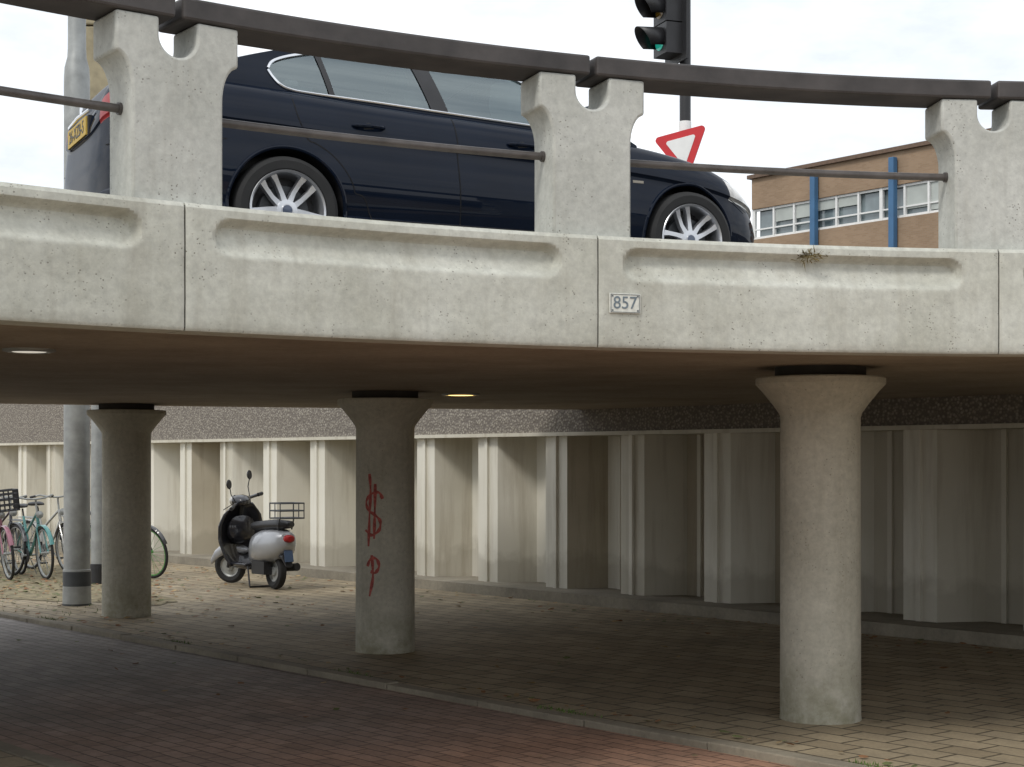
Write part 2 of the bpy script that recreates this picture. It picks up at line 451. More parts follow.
for d in joints:
    v = [ring(R0+.014, d-.06, ZB+.01), ring(R0+.014, d+.06, ZB+.01), ring(R0+.014, d+.06, ZT-.01), ring(R0+.014, d-.06, ZT-.01)]
    mb.add(v, [(0,1,2,3)])
mb.obj('joint_filler', M_JOINT, bridge, smooth=False)

def post_profile():
    bw, tw = .198, .268
    h = [(bw, 0), (bw, .44)]
    for k in range(1, 9):
        a = k/8*math.pi/2
        h.append((bw+(tw-bw)*(1-math.cos(a)), .44+.15*math.sin(a)))
    h += [(tw, .64), (tw, .752), (.082, .752), (.082, .68)]
    for k in range(1, 9):
        a = k/8*math.pi/2
        h.append((.082*math.cos(a), .68-.082*math.sin(a)))
    return h
pp = post_profile()
full = pp + [(-x, z) for x, z in reversed(pp[:-1])]
par = empty('bridge_parapet')
for d in joints:
    a = math.radians(d); er = Vector((math.cos(a), math.sin(a), 0)); et = Vector((-math.sin(a), math.cos(a), 0))
    c = Vector(ring(R0+.185, d, ZT-.004))
    vs = []
    for rr in (-.12, .12):
        for x, z in full: vs.append(c+et*x+er*rr+Vector((0,0,z)))
    n = len(full); fs = [tuple(range(n)), tuple(range(n, 2*n))]
    for k in range(n): fs.append((k, (k+1)%n, n+(k+1)%n, n+k))
    mobj('parapet_post', vs, fs, M_POST, par, smooth=True, sharp=30, bevel=.012)
zb = ZT+.750
for d0, d1 in zip(joints, joints[1:]):
    e0, e1 = d0+.11, d1-.11
    vs = []; nseg = 24; pr = [(R0+.055, zb), (R0+.315, zb), (R0+.315, zb+.092), (R0+.055, zb+.092)]
    for i in range(nseg+1):
        d = e0+(e1-e0)*i/nseg
        for r, z in pr: vs.append(ring(r, d, z))
    fs = [(0,1,2,3), tuple(range(nseg*4, nseg*4+4))]
    for i in range(nseg):
        for j in range(4): fs.append((i*4+j, i*4+(j+1)%4, (i+1)*4+(j+1)%4, (i+1)*4+j))
    mobj('top_rail', vs, fs, M_BEAM, par, bevel=.012)
    mb = MB(); mb.tube([ring(R0+.185, d0+1.3+(d1-d0-2.6)*i/16, EYE+1.415) for i in range(17)], .018, 12)
    for d in (d0+1.52, d1-1.52):
        p = [ring(R0+.185, d-.06, EYE+1.415), ring(R0+.185, d+.06, EYE+1.415)]
        mb.tube(p, .025, 12)
    mb.obj('rail_rod', M_ROD, par)

mb = MB()
base = Vector(ring(R0-.003, 103.2, ZB+.46))
for _ in range(120):
    p = base+Vector((random.gauss(0, .035), random.gauss(0, .004), random.gauss(0, .014)))
    q = p+Vector((random.gauss(0, .02), random.uniform(-.03, 0), random.gauss(-.004, .015)))
    w = Vector((.003, 0, .002)); mb.add([p-w, p+w, q], [(0,1,2)])
mb.obj('weed_tuft', simple('dry_weed', (.13,.10,.04), .9, var=.4), smooth=False)

dpl = math.degrees(math.atan2(7.475-CY, .497-CX))
e = empty('bridge_number_plate', ring(R0-.006, dpl, EYE+.725), math.radians(dpl-90))
mb = MB(); mb.box((0,0,0), (.158, .006, .092)); mb.obj('plate', simple('enamel', (.66,.66,.60), .4, var=.15, scale=30), e, smooth=False, bevel=.002)
mb = MB()
for x0, z0, w, h in ((0,.041,.146,.002),(0,-.041,.146,.002),(-.072,0,.002,.080),(.072,0,.002,.080)): mb.box((x0,-.0045,z0), (w,.002,h))
for sx in (-1,1):
    for sz in (-1,1): mb.box((sx*.064,-.0045,sz*.033),(.007,.004,.007))
mb.obj('border', simple('plate_grey', (.14,.16,.17), .6), e, smooth=False)
def text(name, s, size, parent, loc, rot, mat, ext=.0008):
    cu = bpy.data.curves.new(name, 'FONT'); cu.body = s; cu.size = size; cu.align_x = 'CENTER'; cu.align_y = 'CENTER'; cu.extrude = ext
    ob = bpy.data.objects.new(name, cu); COL.objects.link(ob); cu.materials.append(mat)
    ob.parent = parent; ob.location = loc; ob.rotation_euler = rot; return ob
text('digits', '857', .082, e, (0,-.0045,0), (math.pi/2,0,0), simple('digit_grey', (.15,.19,.22), .6))

def lamp(name, x, y, r, col, st):
    e = empty(name, (x, y, EYE+.555))
    mb = MB(); mb.lathe([(r+.03,.01),(r+.03,-.01),(r+.005,-.016),(r,-.006)], 28); mb.obj('housing', M_GALV, e)
    mb = MB(); mb.lathe([(r,-.006),(r*.8,-.014),(0,-.018)], 28); mb.obj('diffuser', simple('diffuser', (.8,.8,.75), .4, emit=col, es=st), e)
lamp('soffit_light', -.43, 13.4, .13, (1,.66,.22), 3.0)
lamp('soffit_light', -2.42, 8.02, .10, (1,.93,.80), .5)

# ------------------------------------------------------------ columns
def column(x, y):
    mb = MB(); zt = EYE+.525
    mb.lathe([(0,-.05),(.243,-.05),(.243,0),(.240,.03),(.238,.9),(.237,zt-.27),(.245,zt-.245),(.285,zt-.19),(.345,zt-.115),(.378,zt-.08),(.385,zt-.072),(.385,zt-.04),(.378,zt-.032),(0,zt-.032)], 56, c=(x,y,0))
    mb.lathe([(0,zt-.034),(.27,zt-.034),(.27,zt+.04),(0,zt+.04)], 40, c=(x,y,0), mi=1)
    return mb.obj('bridge_column', [M_COLM, M_JOINT], merge=True, sharp=25)
cols = [(1.85, 9.60), (-1.03, 13.0), (-3.83, 15.9)]
for c in cols: column(*c)
for n_, t_ in ((2.4, 9.5), (2.4, 14.0)): column(*W(n_, t_)[:2])
gx, gy = cols[1]
view = math.atan2(-gy, -gx)
def gpt(s, z):
    a = view+s/.237
    return Vector((gx+.2405*math.cos(a), gy+.2405*math.sin(a), z))
strokes = [
 [(-.02,1.24),(-.05,1.29),(-.11,1.28),(-.16,1.22),(-.14,1.15),(-.08,1.11),(-.04,1.06),(-.05,.99),(-.11,.95),(-.17,.99)],
 [(-.13,1.44),(-.12,1.3),(-.13,1.1),(-.14,.86)], [(-.08,1.36),(-.085,1.1),(-.09,.92)],
 [(-.15,.70),(-.12,.76),(-.07,.76),(-.05,.70),(-.08,.65),(-.12,.66)], [(-.11,.79),(-.10,.62),(-.13,.46)]]
mb = MB()
for st in strokes:
    tabx = [(i, p[0]) for i, p in enumerate(st)]; tabz = [(i, p[1]) for i, p in enumerate(st)]
    dense = [(sinterp(tabx, k/8), sinterp(tabz, k/8)) for k in range(8*(len(st)-1)+1)]
    vs = []
    for i, p in enumerate(dense):
        q = dense[min(i+1, len(dense)-1)]; r_ = dense[max(i-1, 0)]
        dx, dz = q[0]-r_[0], q[1]-r_[1]; l = math.hypot(dx, dz) or 1
        w = .011*(1+.3*math.sin(i*.7))
        vs += [gpt(p[0]-dz/l*w, p[1]+dx/l*w), gpt(p[0]+dz/l*w, p[1]-dx/l*w)]
    mb.add(vs, [(2*i, 2*i+1, 2*i+3, 2*i+2) for i in range(len(dense)-1)])
g = mb.obj('graffiti', simple('red_spray', (.42,.10,.085), .85, var=.45, scale=40), smooth=False)

# ------------------------------------------------------------ lamp posts / pylon
e = empty('street_lamp', (-4.65, 17.1, 0))
mb = MB(); mb.lathe([(0,0),(.15,0),(.145,.38),(.138,.385),(.135,5.62),(.128,5.74),(.10,5.85),(.095,5.95),(.088,9.0),(0,9.0)], 28)
mb.obj('pole', M_GALV, e)
mb = MB(); mb.lathe([(.147,0),(.1475,.36),(.140,.365)], 28); mb.lathe([(.152,.0),(.152,.02),(.14,.02)], 28); mb.obj('base_sleeve', M_DARKST, e)
mb = MB(); mb.tube([(0,0,8.95),(0,0,9.2),(.15,-.1,9.4),(1.0,-.6,9.5)], .04, 10); mb.obj('arm', M_GALV, e)
mb = MB(); mb.loft([(.0,0,.05,.03),(.1,0,.13,.06),(.5,0,.14,.06),(.7,0,.05,.03)]); o = mb.obj('luminaire', M_GALV, e); o.location = (.9,-.55,9.48); o.rotation_euler = (0,0,-.53)
e = empty('signal_pole', (-5.18, 20.0, 0))
mb = MB(); mb.lathe([(0,0),(.085,0),(.082,1),(.075,2.6),(0,2.6)], 20); mb.obj('pole', M_GALV, e)
mb = MB(); mb.lathe([(.09,0),(.09,.25),(.08,.26)], 20); mb.obj('sleeve', M_BLACK, e)
e = empty('pylon', (-7.78, 30.0, EYE+1.1))
mb = MB(); mb.box((0,0,3.5), (.54,.3,7.0)); mb.box((.0,0,7.08), (.60,.36,.12)); mb.box((.0,0,.1), (.6,.45,.2)); mb.obj('shaft', M_WOODP, e, smooth=False, bevel=.03)

# ------------------------------------------------------------ traffic signal
tx, ty, tz = 1.84, 17.0, EYE+ROAD
e = empty('traffic_light', (tx, ty, tz))
mb = MB(); mb.lathe([(0,0),(.09,0),(.08,.1),(.06,.12),(.06,2.27),(0,2.27)], 20); mb.lathe([(0,2.45),(.06,2.45),(.058,4.65),(0,4.65)], 20); mb.obj('pole', M_BLACK, e)
mb = MB(); mb.lathe([(.064,2.13),(.066,2.14),(.066,2.46),(.064,2.47)], 20); mb.obj('band', M_WHITE, e)
mb = MB(); mb.lathe([(.067,2.30),(.068,2.305),(.068,2.34),(.067,2.345)], 20); mb.obj('stripe', M_RED, e)
he = bpy.data.objects.new('signal_head', None); COL.objects.link(he); he.parent = e
he.location = (-.21, -.05, 3.15); he.rotation_euler = (0, 0, math.radians(200)); he.scale = (1.12,1.12,1.12)
mb = MB()
for k in range(3):
    z = .15+k*.30
    mb.box((-.02, 0, z), (.16, .28, .285))
    n = 18; vs = []
    for i in range(n+1):
        a = math.radians(-35+250*i/n); y, zz = .115*math.cos(a), .115*math.sin(a)
        ln = .10+.15*max(0, (zz+.115)/.23)
        vs += [(.06, y, z+zz), (.06+ln, y*.97, z+zz*.97-.01)]
    mb.add(vs, [(2*i, 2*i+1, 2*i+3, 2*i+2) for i in range(n)])
mb.box((-.11, 0, .45), (.015, .46, 1.02))
o = mb.obj('housing', M_BLACK, he, smooth=True, sharp=30, solid=.006)
for k, (nm, c, es) in enumerate((('green_lens', (.02,.40,.30), .4), ('amber_lens', (.14,.08,.01), 0), ('red_lens', (.13,.01,.01), 0))):
    mb = MB(); mb.lathe([(0,.085),(.05,.08),(.1,.066)], 24, axis='X', c=(0,0,.15+k*.30))
    mb.obj(nm, simple(nm, c, .2, emit=c if es else None, es=es), he)
mb = MB(); 
for z in (.15,.75): mb.tube([(-.1,0,z),(-.16,-.02,z),(-.2,-.02,z)], .018, 8)
mb.obj('brackets', M_BLACK, he)
e = empty('give_way_sign', ((678-512)/F*17.0, 16.86, EYE+(460-134)/F*17))
def tri(s, y):
    pts = []; V = [(-s/2, 0), (s/2, 0), (0, -s*.866)]
    cx, cz = 0, -s*.2887; rad = .035*s/.56
    for i, (x, z) in enumerate(V):
        dx, dz = cx-x, cz-z; l = math.hypot(dx, dz); px, pz = x+dx/l*rad*2, z+dz/l*rad*2
        base = math.atan2(-dz, -dx)
        for k in range(7):
            a = base+math.radians(-60+20*k); pts.append((px+rad*math.cos(a), y, pz+rad*math.sin(a)))
    return pts
def prism(name, s, y0, y1, mat, parent, dz=0):
    def o(y):
        p = tri(s, y); c = (0, -s*.2887)
        return [(a, b, d+dz) for a, b, d in sorted(p, key=lambda q: math.atan2(q[2]-c[1], q[0]-c[0]))]
    a, b = o(y0), o(y1); n = len(a)
    mobj(name, a+b, [tuple(range(n)), tuple(range(n, 2*n))]+[(k, (k+1)%n, n+(k+1)%n, n+k) for k in range(n)], mat, parent)
prism('red_plate', .62, 0, .012, M_RED, e)
prism('white_field', .36, -.003, 0, M_WHITE, e, -.072)
e.rotation_euler = (0, math.radians(-9), math.radians(-28))
mb = MB(); mb.tube([(.02,.012,-.1),(.06,.1,-.1)], .015); mb.obj('clamp', M_GALV, e)

# ------------------------------------------------------------ building
bx0, by0 = 16.33, 60.4; bx1, by1 = 10.25, 68.4
dx, dy = bx0-bx1, by0-by1; bl = math.hypot(dx, dy); dx /= bl; dy /= bl
bang = math.atan2(dy, dx)
def brick_mat():
    m, nt, b = new_mat('ochre_brick')
    tc = N(nt, 'ShaderNodeTexCoord'); mp = N(nt, 'ShaderNodeMapping'); mp.inputs['Rotation'].default_value = (math.pi/2, 0, 0)
    L(nt, tc.outputs['Object'], mp.inputs[0])
    br = N(nt, 'ShaderNodeTexBrick'); L(nt, mp.outputs[0], br.inputs[0]); br.inputs['Scale'].default_value = 1
    br.inputs['Brick Width'].default_value = .22; br.inputs['Row Height'].default_value = .07; br.inputs['Mortar Size'].default_value = .006
    br.inputs['Color1'].default_value = (.29,.195,.12,1); br.inputs['Color2'].default_value = (.34,.235,.15,1); br.inputs['Mortar'].default_value = (.29,.23,.17,1)
    c = mixc(nt, .5, br.outputs[0], ramp(nt, noise(nt, mp.outputs[0], .5, 5), .3, .7, (.75,.75,.75,1), (1.2,1.2,1.2,1)), 'MULTIPLY')
    L(nt, c, b.inputs['Base Color']); b.inputs['Roughness'].default_value = .9
    return m
M_BRICK = brick_mat()
M_BGLASS = simple('window_glass', (.16,.20,.21), .08, .0, .4, .8, coat=1)
M_BLUE = simple('blue_steel', (.05,.14,.27), .5, var=.15, scale=1)
M_ROOFT = simple('roof_trim', (.14,.09,.06), .7, var=.2)
M_PANEL = simple('light_panel', (.45,.48,.45), .6, var=.15, scale=1)
e = empty('brick_office_building', (bx1, by1, EYE+1.1), bang)
ztop = 12.0-1.1
LN = 30.0; DP = 14.0
rows = ((1.2,2.7),(4.9,6.4),(8.30,9.60))
bands = [(0,1.2),(2.7,4.9),(6.4,8.30),(9.60,ztop)]
mb = MB()
for z0, z1 in bands: mb.box((LN/2, DP/2, (z0+z1)/2), (LN, DP, z1-z0))
mb.obj('brick_bands', M_BRICK, e, smooth=False)
mb = MB(); mb.box((LN/2, DP/2, ztop/2), (LN-.5, DP-.5, ztop-.1)); mb.obj('glazing_core', M_BGLASS, e, smooth=False)
mb = MB(); mb.box((LN/2, DP/2, ztop+.08), (LN+.3, DP+.3, .16)); mb.obj('roof_trim', M_ROOFT, e, smooth=False)
mb = MB(); x = .0; k = 0
while x < LN:
    for z0, z1 in rows:
        w_ = .16 if k % 3 == 0 else .09
        mb.box((x+.05, .12, (z0+z1)/2), (w_, .12, z1-z0-.004))
        mb.box((x+.05, DP-.12, (z0+z1)/2), (w_, .12, z1-z0-.004))
    x += 1.15; k += 1
for z0, z1 in rows:
    for z in (z0+.06, z1-.05): mb.box((LN/2, .13, z), (LN-.02, .10, .09))
    mb.box((LN/2, .13, z0+.42), (LN-.03, .08, .06))
mb.obj('window_frames', M_WHITE, e, smooth=False)
mb = MB()
rnd = random.Random(3)
for k in range(26):
    for z0, z1 in rows:
        if rnd.random() < .55:
            hh = rnd.choice([.35,.5,.8,.95])*(z1-z0-.2)
            mb.box((k*1.15+.62, .165, z1-.1-hh/2), (1.0, .05, hh))
mb.obj('blinds', M_PANEL, e, smooth=False)
mb = MB()
for x in (3.7, 7.75, 11.85, 16.0, 20.2, 24.4): mb.box((x, -.20, (ztop-.25)/2), (.26, .26, ztop-.25))
mb.obj('blue_fins', M_BLUE, e, smooth=False, bevel=.03)

# ------------------------------------------------------------ car
CW = .905; XM = 1.31; LH = 2.33
TH = math.radians(26.5)
rx_, ry_ = -1.293, 9.235
car = empty('parked_car', (rx_-math.sin(TH)*.89, ry_+math.cos(TH)*.89, EYE+ROAD), TH)
def halfw(x):
    u = (x-XM)/LH; au = min(1, abs(u))
    if u >= 0: return CW*(1-au**6.5)**(1/2.2)
    return CW*(1-au**18)**(1/3.2)
Stab = [(-1.02,.93),(-.99,1.03),(-.90,1.065),(-.5,1.055),(0,1.035),(.6,1.0),(1.2,.975),(1.8,.95),(2.2,.93),(2.76,.870),(3.15,.80),(3.45,.72),(3.64,.62)]
Zbt = [(-1.02,.30),(-.8,.24),(-.3,.19),(.3,.17),(2.4,.17),(3.1,.18),(3.64,.22)]
itab = [(0,.11),(.02,.07),(.06,.035),(.12,.02),(.155,.022),(.17,.034),(.20,.028),(.3,.012),(.42,.004),(.55,.014),(.66,.028),(.71,.032),(.735,.014),(.78,.018),(.84,.032),(.90,.052),(.945,.075),(.975,.10),(1.0,.135)]
def body_pt(x, h, side):
    w = halfw(x); u = (x-XM)/LH; i = interp(itab, h)
    y = w*(1-i/CW)
    k = abs(u)**5
    xx = x-math.copysign(1, u)*k*i*(1.3 if u > 0 else .5)
    if u > 0: xx -= k*.10*max(0, (h-.5)*2)**2
    z0, z1 = interp(Zbt, x), sinterp(Stab, x)
    z = z0+(z1-z0)*h
    return Vector((xx, side*y, z))
NS = 140
xs = [XM+LH*math.sin(-math.pi/2+math.pi*i/NS) for i in range(NS+1)]
hs = [0,.02,.04,.06,.09,.12,.14,.155,.163,.17,.20,.25,.3,.36,.42,.48,.55,.6,.66,.69,.705,.715,.725,.735,.76,.78,.81,.84,.87,.90,.925,.945,.96,.975,.988,1.0]
mb = MB()
for side in (-1, 1):
    vs = [body_pt(x, h, side) for x in xs for h in hs]; nh = len(hs)
    for i in range(NS):
        for j in range(nh-1):
            x, h = xs[i], (hs[j]+hs[j+1])/2
            p = body_pt(x, h, 1); mi = 0
            if x > 3.12 and .69 < h < .92 and p.y > .42 : mi = 1
            if x < -.70 and .70 < h < .9 and p.y > .46: mi = 2
            if h < .12 and -.2 < x < 3.0: mi = 3
            if x > 3.3 and .12 < h < .32 and p.y < .5: mi = 3
            if x > 3.3 and .5 < h < .72 and p.y < .30: mi = 3
            mb.add([vs[i*nh+j], vs[(i+1)*nh+j], vs[(i+1)*nh+j+1], vs[i*nh+j+1]], [(0,1,2,3)], mi)
def crown(x): return interp([(-1.02,.01),(-.85,.045),(0,.05),(1.5,.05),(2.4,.075),(3.1,.065),(3.64,.015)], x)
nv = 16
for (h, top) in ((1.0, True), (0., False)):
    for i in range(NS):
        r = []
        for x in (xs[i], xs[i+1]):
            a = body_pt(x, h, -1); row = []
            for k in range(nv+1):
                v = -1+2*k/nv
                cr = crown(x)*(1-v*v)**.8 if top else 0
                row.append((a.x, v*abs(a.y), a.z+cr))
            r.append(row)
        for k in range(nv): mb.add([r[0][k], r[0][k+1], r[1][k+1], r[1][k]], [(0,1,2,3)], 0 if top else 3)
body = mobj('body_tmp', mb.v, mb.f, None, None, True, mats=[M_CAR, M_LENS, M_TAIL, M_BLACK], midx=mb.m, merge=True, sharp=30)
cutters = []
for x in (0, 2.76):
    for s in (-1, 1):
        cb = MB(); cb.lathe([(0,s*.58),(.352,s*.58),(.352,s*1.1),(0,s*1.1)], 64, axis='Y', c=(x,0,.325))
        c = cb.obj('cut', M_BLACK, merge=True); cutters.append(c)
        md = body.modifiers.new('b', 'BOOLEAN'); md.operation = 'DIFFERENCE'; md.object = c; md.solver = 'EXACT'
        try: md.material_mode = 'TRANSFER'
        except Exception: pass
dg = bpy.context.evaluated_depsgraph_get()
me = bpy.data.meshes.new_from_object(body.evaluated_get(dg))
me.polygons.foreach_set('use_smooth', [True]*len(me.polygons)); me.set_sharp_from_angle(angle=math.radians(28))
ob = bpy.data.objects.new('body_shell', me); COL.objects.link(ob); ob.parent = car
for c in cutters+[body]: bpy.data.objects.remove(c, do_unlink=True)
mb = MB()
def side_y(x, z):
    z0, z1 = interp(Zbt, x), sinterp(Stab, x)
    h = max(0, min(1, (z-z0)/(z1-z0))); return halfw(x)*(1-interp(itab, h)/CW)
for x0 in (0, 2.76):
    for s in (-1, 1):
        pts = []
        for k in range(41):
            a = math.radians(-18+216*k/40); x = x0+.358*math.cos(a); z = .325+.358*math.sin(a)
            if z > .2: pts.append((x, s*(side_y(x, z)-.004), z))
        mb.tube(pts, .013, 8)
mb.obj('arch_lips', M_CAR, car)
Ttab = [(-.62,1.065),(-.48,1.12),(-.28,1.20),(-.05,1.278),(.18,1.342),(.45,1.388),(.75,1.410),(1.1,1.415),(1.4,1.395),(1.62,1.348),(1.85,1.25),(2.1,1.11),(2.3,.99),(2.42,.925)]
XR, XF = -.62, 2.42
def gy_(x, z):
    zb_ = sinterp(Stab, x); d = max(0, z-zb_+.01)
    return halfw(x)*(1-.135/CW)-.005-.22*d-.50*d*d
def Bz(x): return sinterp(Stab, x)-.02
WX0, WX1 = -.07, 2.14
wt = [(-.07,1.165),(-.05,1.20),(0,1.232),(.1,1.268),(.3,1.318),(.55,1.348),(.85,1.362),(1.15,1.360),(1.4,1.34),(1.6,1.29),(1.8,1.20),(2.0,1.088),(2.14,.995)]
wb = [(-.07,1.155),(-.05,1.12),(-.01,1.075),(.04,1.05),(.12,1.038),(.6,1.022),(1.2,.998),(1.8,.975),(2.14,.960)]
def strip(mb, x0, x1, lo, hi, off, side, n=60, m=6, mi=0):
    vs = []
    for i in range(n+1):
        x = x0+(x1-x0)*i/n; a, b = lo(x), hi(x)
        for j in range(m+1):
            z = a+(b-a)*j/m; vs.append((x, side*(gy_(x, z)+off), z))
    mb.add(vs, [(i*(m+1)+j, (i+1)*(m+1)+j, (i+1)*(m+1)+j+1, i*(m+1)+j+1) for i in range(n) for j in range(m)], mi)
T = lambda x: sinterp(Ttab, x)
WT = lambda x: sinterp(wt, x); WB = lambda x: sinterp(wb, x)
mb = MB(); gl = MB(); bp = MB(); ch = MB()
for s in (-1, 1):
    strip(mb, XR, WX0, Bz, T, 0, s, 24)
    strip(mb, WX1, XF, Bz, T, 0, s, 14)
    strip(mb, WX0, WX1, Bz, WB, 0, s, 100, 2)
    strip(mb, WX0, WX1, WT, T, 0, s, 100, 2)
    strip(gl, WX0, WX1, WB, WT, -.004, s, 100, 6)
    def slant(xb, xt, w, off=.003):
        vs = []
        for j in range(9):
            for dxx in (-w/2, w/2):
                f = j/8; x = xb+(xt-xb)*f+dxx; z = WB(x)+(WT(x)-WB(x))*f
                vs.append((x, s*(gy_(x, z)+off), z))
        bp.add(vs, [(2*j, 2*j+1, 2*j+3, 2*j+2) for j in range(8)])
    slant(1.02, .90, .115); slant(.32, .25, .035); slant(1.93, 1.90, .03)
    xsw = [WX0+(WX1-WX0)*(i/70)**1.5 for i in range(71)]
    ch.tube([(x, s*(gy_(x, WT(x))+.004), WT(x)) for x in xsw], .010, 8)
    ch.tube([(x, s*(gy_(x, WB(x))+.004), WB(x)) for x in xsw], .009, 8)
nx, nvv = 90, 22; top = []; 
for i in range(nx+1):
    x = XR+(XF-XR)*i/nx; t_ = T(x); ye = gy_(x, t_)
    row = []
    for k in range(nvv+1):
        v = -1+2*k/nvv
        cr = .055*(1-abs(v)**2.4)
        bow = (.13*max(0, (x-1.3)/1.1) - .10*max(0, (.6-x)/1.1))*(1-v*v)
        row.append((x+bow, v*ye, t_+cr*(1 if .3 < x < 1.6 else .8)))
    top.append(row)
for i in range(nx):
    x = XR+(XF-XR)*(i+.5)/nx
    for k in range(nvv):
        v = abs(-1+2*(k+.5)/nvv)
        q = [top[i][k], top[i][k+1], top[i+1][k+1], top[i+1][k]]
        if v < .88 and (-.50 < x < .22 or 1.64 < x < 2.36): gl.add(q, [(0,1,2,3)])
        else: mb.add(q, [(0,1,2,3)])
mb.obj('cabin_pillars_roof', M_CAR, car, merge=True, sharp=40)
gl.obj('windows', M_GLASS, car, merge=True, sharp=40)
bp.obj('pillar_trim', M_BLACK, car)
ch.obj('window_chrome', M_CHROME, car)
mb = MB(); mb.loft([(.38,1.435,.004,.006),(.45,1.455,.018,.022),(.52,1.46,.02,.03),(.56,1.455,.016,.02),(.60,1.45,.004,.01)], 10); mb.obj('antenna', M_CAR, car)
mb = MB()
def line(pts, w=.0035):
    for s in (-1, 1):
        vs = []
        for i, (x, z) in enumerate(pts):
            q = pts[min(i+1, len(pts)-1)]; r_ = pts[max(i-1, 0)]
            dx_, dz_ = q[0]-r_[0], q[1]-r_[1]; l = math.hypot(dx_, dz_)
            for g_ in (-1, 1):
                xx = x-g_*dz_/l*w; zz = z+g_*dx_/l*w
                vs.append((xx, s*(side_y(xx, zz)+.0015), zz))
        mb.add(vs, [(2*i, 2*i+1, 2*i+3, 2*i+2) for i in range(len(pts)-1)])
def lin(a, b, n=24): return [(a[0]+(b[0]-a[0])*i/n, a[1]+(b[1]-a[1])*i/n) for i in range(n+1)]
line(lin((1.10,.30),(1.07,.965),60))
line(lin((2.18,.30),(2.20,.92),60))
arcp = [(.52,.30),(.47,.42)]+[(.43*math.cos(math.radians(a_)), .325+.43*math.sin(math.radians(a_))) for a_ in range(16, 76, 4)]+[(.09,.80),(.06,.88),(.04,1.0)]
tbx = [(i, p[0]) for i, p in enumerate(arcp)]; tbz = [(i, p[1]) for i, p in enumerate(arcp)]
line([(sinterp(tbx, k/4), sinterp(tbz, k/4)) for k in range(4*(len(arcp)-1)+1)])
line(lin((.52,.30),(2.18,.30),90))
line(lin((-.36,.70),(-.98,.66),20)); line(lin((3.12,.62),(3.30,.55),10))
mb.obj('door_gaps', simple('gap_black', (.004,.004,.005), .9), car)
mb = MB(); hk = MB()
for s in (-1, 1):
    for x in (.50, 1.52):
        z = .845 if x < 1 else .825
        pts = [(x-.1+.2*k/10, s*(side_y(x-.1+.2*k/10, z)+.004+.026*math.sin(math.pi*k/10)**.5), z) for k in range(11)]
        mb.tube(pts, [.009]+[.013]*9+[.009], 8)
        hk.tube([(x+.0, s*(side_y(x, z-.01)-.018), z-.008),(x+.001, s*(side_y(x, z-.01)+.0015), z-.008)], .032, 16)
mb.obj('door_handles', M_CAR, car); hk.obj('handle_recess', M_BLACK, car)
mb = MB()
for s in (-1, 1): mb.box((2.36, s*(side_y(2.36,.66)+.001), .665), (.08, .005, .018))
mb.obj('side_indicator', simple('indicator', (.30,.27,.22), .3), car, bevel=.002)
mb = MB()
for s in (-1, 1):
    sub = MB(); sub.loft([(-.07,0,.09,.055),(-.05,0,.105,.068),(.02,0,.095,.06),(.07,0,.05,.035),(.09,0,.01,.01)], 16)
    mb.add([(x+1.99, y+s*.93, z+1.03) for x, y, z in sub.v], sub.f)
    mb.tube([(2.0, s*.76, .97), (1.99, s*.86, 1.0)], [.03,.022], 10)
mb.obj('mirrors', M_CAR, car)
mb = MB()
def seat(x, y):
    sub = MB(); sub.loft([(x-.14,.95,.02,.05),(x-.12,1.0,.19,.20),(x-.03,1.0,.20,.21),(x+.03,.97,.15,.18)], 16)
    mb.add([(a, b+y, c) for a, b, c in sub.v], sub.f)
    sub = MB(); sub.loft([(x-.17,1.255,.04,.03),(x-.15,1.26,.10,.065),(x-.09,1.26,.11,.07),(x-.05,1.255,.05,.04)], 14)
    mb.add([(a, b+y, c) for a, b, c in sub.v], sub.f)
for y in (-.36, .36): seat(1.0, y)
for y in (-.38, 0, .38):
    sub = MB(); sub.loft([(.13,1.12,.04,.03),(.15,1.13,.11,.06),(.2,1.13,.11,.06),(.24,1.12,.05,.04)], 14); mb.add([(a, b+y, c) for a, b, c in sub.v], sub.f)
mb.box((.15, 0, 1.03), (.2, 1.2, .16)); mb.box((2.05, 0, 1.0), (.45, 1.3, .09))
mb.lathe([(.175,0),(.19,.012),(.205,0),(.19,-.012)], 28, 'X', (1.72,.36,1.04), closed=True)
mb.box((1.66, 0, 1.33), (.02, .22, .06))
mb.obj('interior', simple('interior_trim', (.08,.08,.08), .7, var=.2), car, sharp=40)
vs = []
for i in range(13):
    for k in range(9):
        x = .28+1.3*i/12; v = -1+2*k/8; vs.append((x, v*(gy_(x, T(x))-.03), T(x)-.012+.045*(1-v*v)))
mobj('headliner', vs, [(i*9+k, i*9+k+1, i*9+k+10, i*9+k+9) for i in range(12) for k in range(8)], simple('headliner_cloth', (.5,.5,.48), .9), car, True)
mb = MB(); mb.box((-.998, 0, .83), (.03, .54, .125)); mb.obj('plate_recess', M_BLACK, car, smooth=False, bevel=.005)
mb = MB(); mb.box((-1.018, 0, .83), (.012, .52, .11)); mb.obj('licence_plate', simple('plate_yellow', (.52,.35,.06), .6, var=.05), car, smooth=False, bevel=.002)
text('plate_text', '26-XZB-5', .105, car, (-1.0255,0,.83), (math.pi/2,0,-math.pi/2), M_BLACK)
mb = MB(); mb.tube([(-1.005,-.30,.915),(-1.015,0,.92),(-1.005,.30,.915)], .012, 8); mb.obj('boot_handle', M_CHROME, car)
mb = MB()
for y in (-.5,-.42): mb.lathe([(.03,-1.02),(.035,-1.02),(.035,-.85)], 16, 'X', (0,y,.27))
mb.obj('exhaust', M_CHROME, car)
mb = MB(); mb.lathe([(0,-.004),(.036,-.003),(.04,0)], 20, 'X', (-.995,0,.97)); mb.obj('badge', M_CHROME, car)
mb = MB()
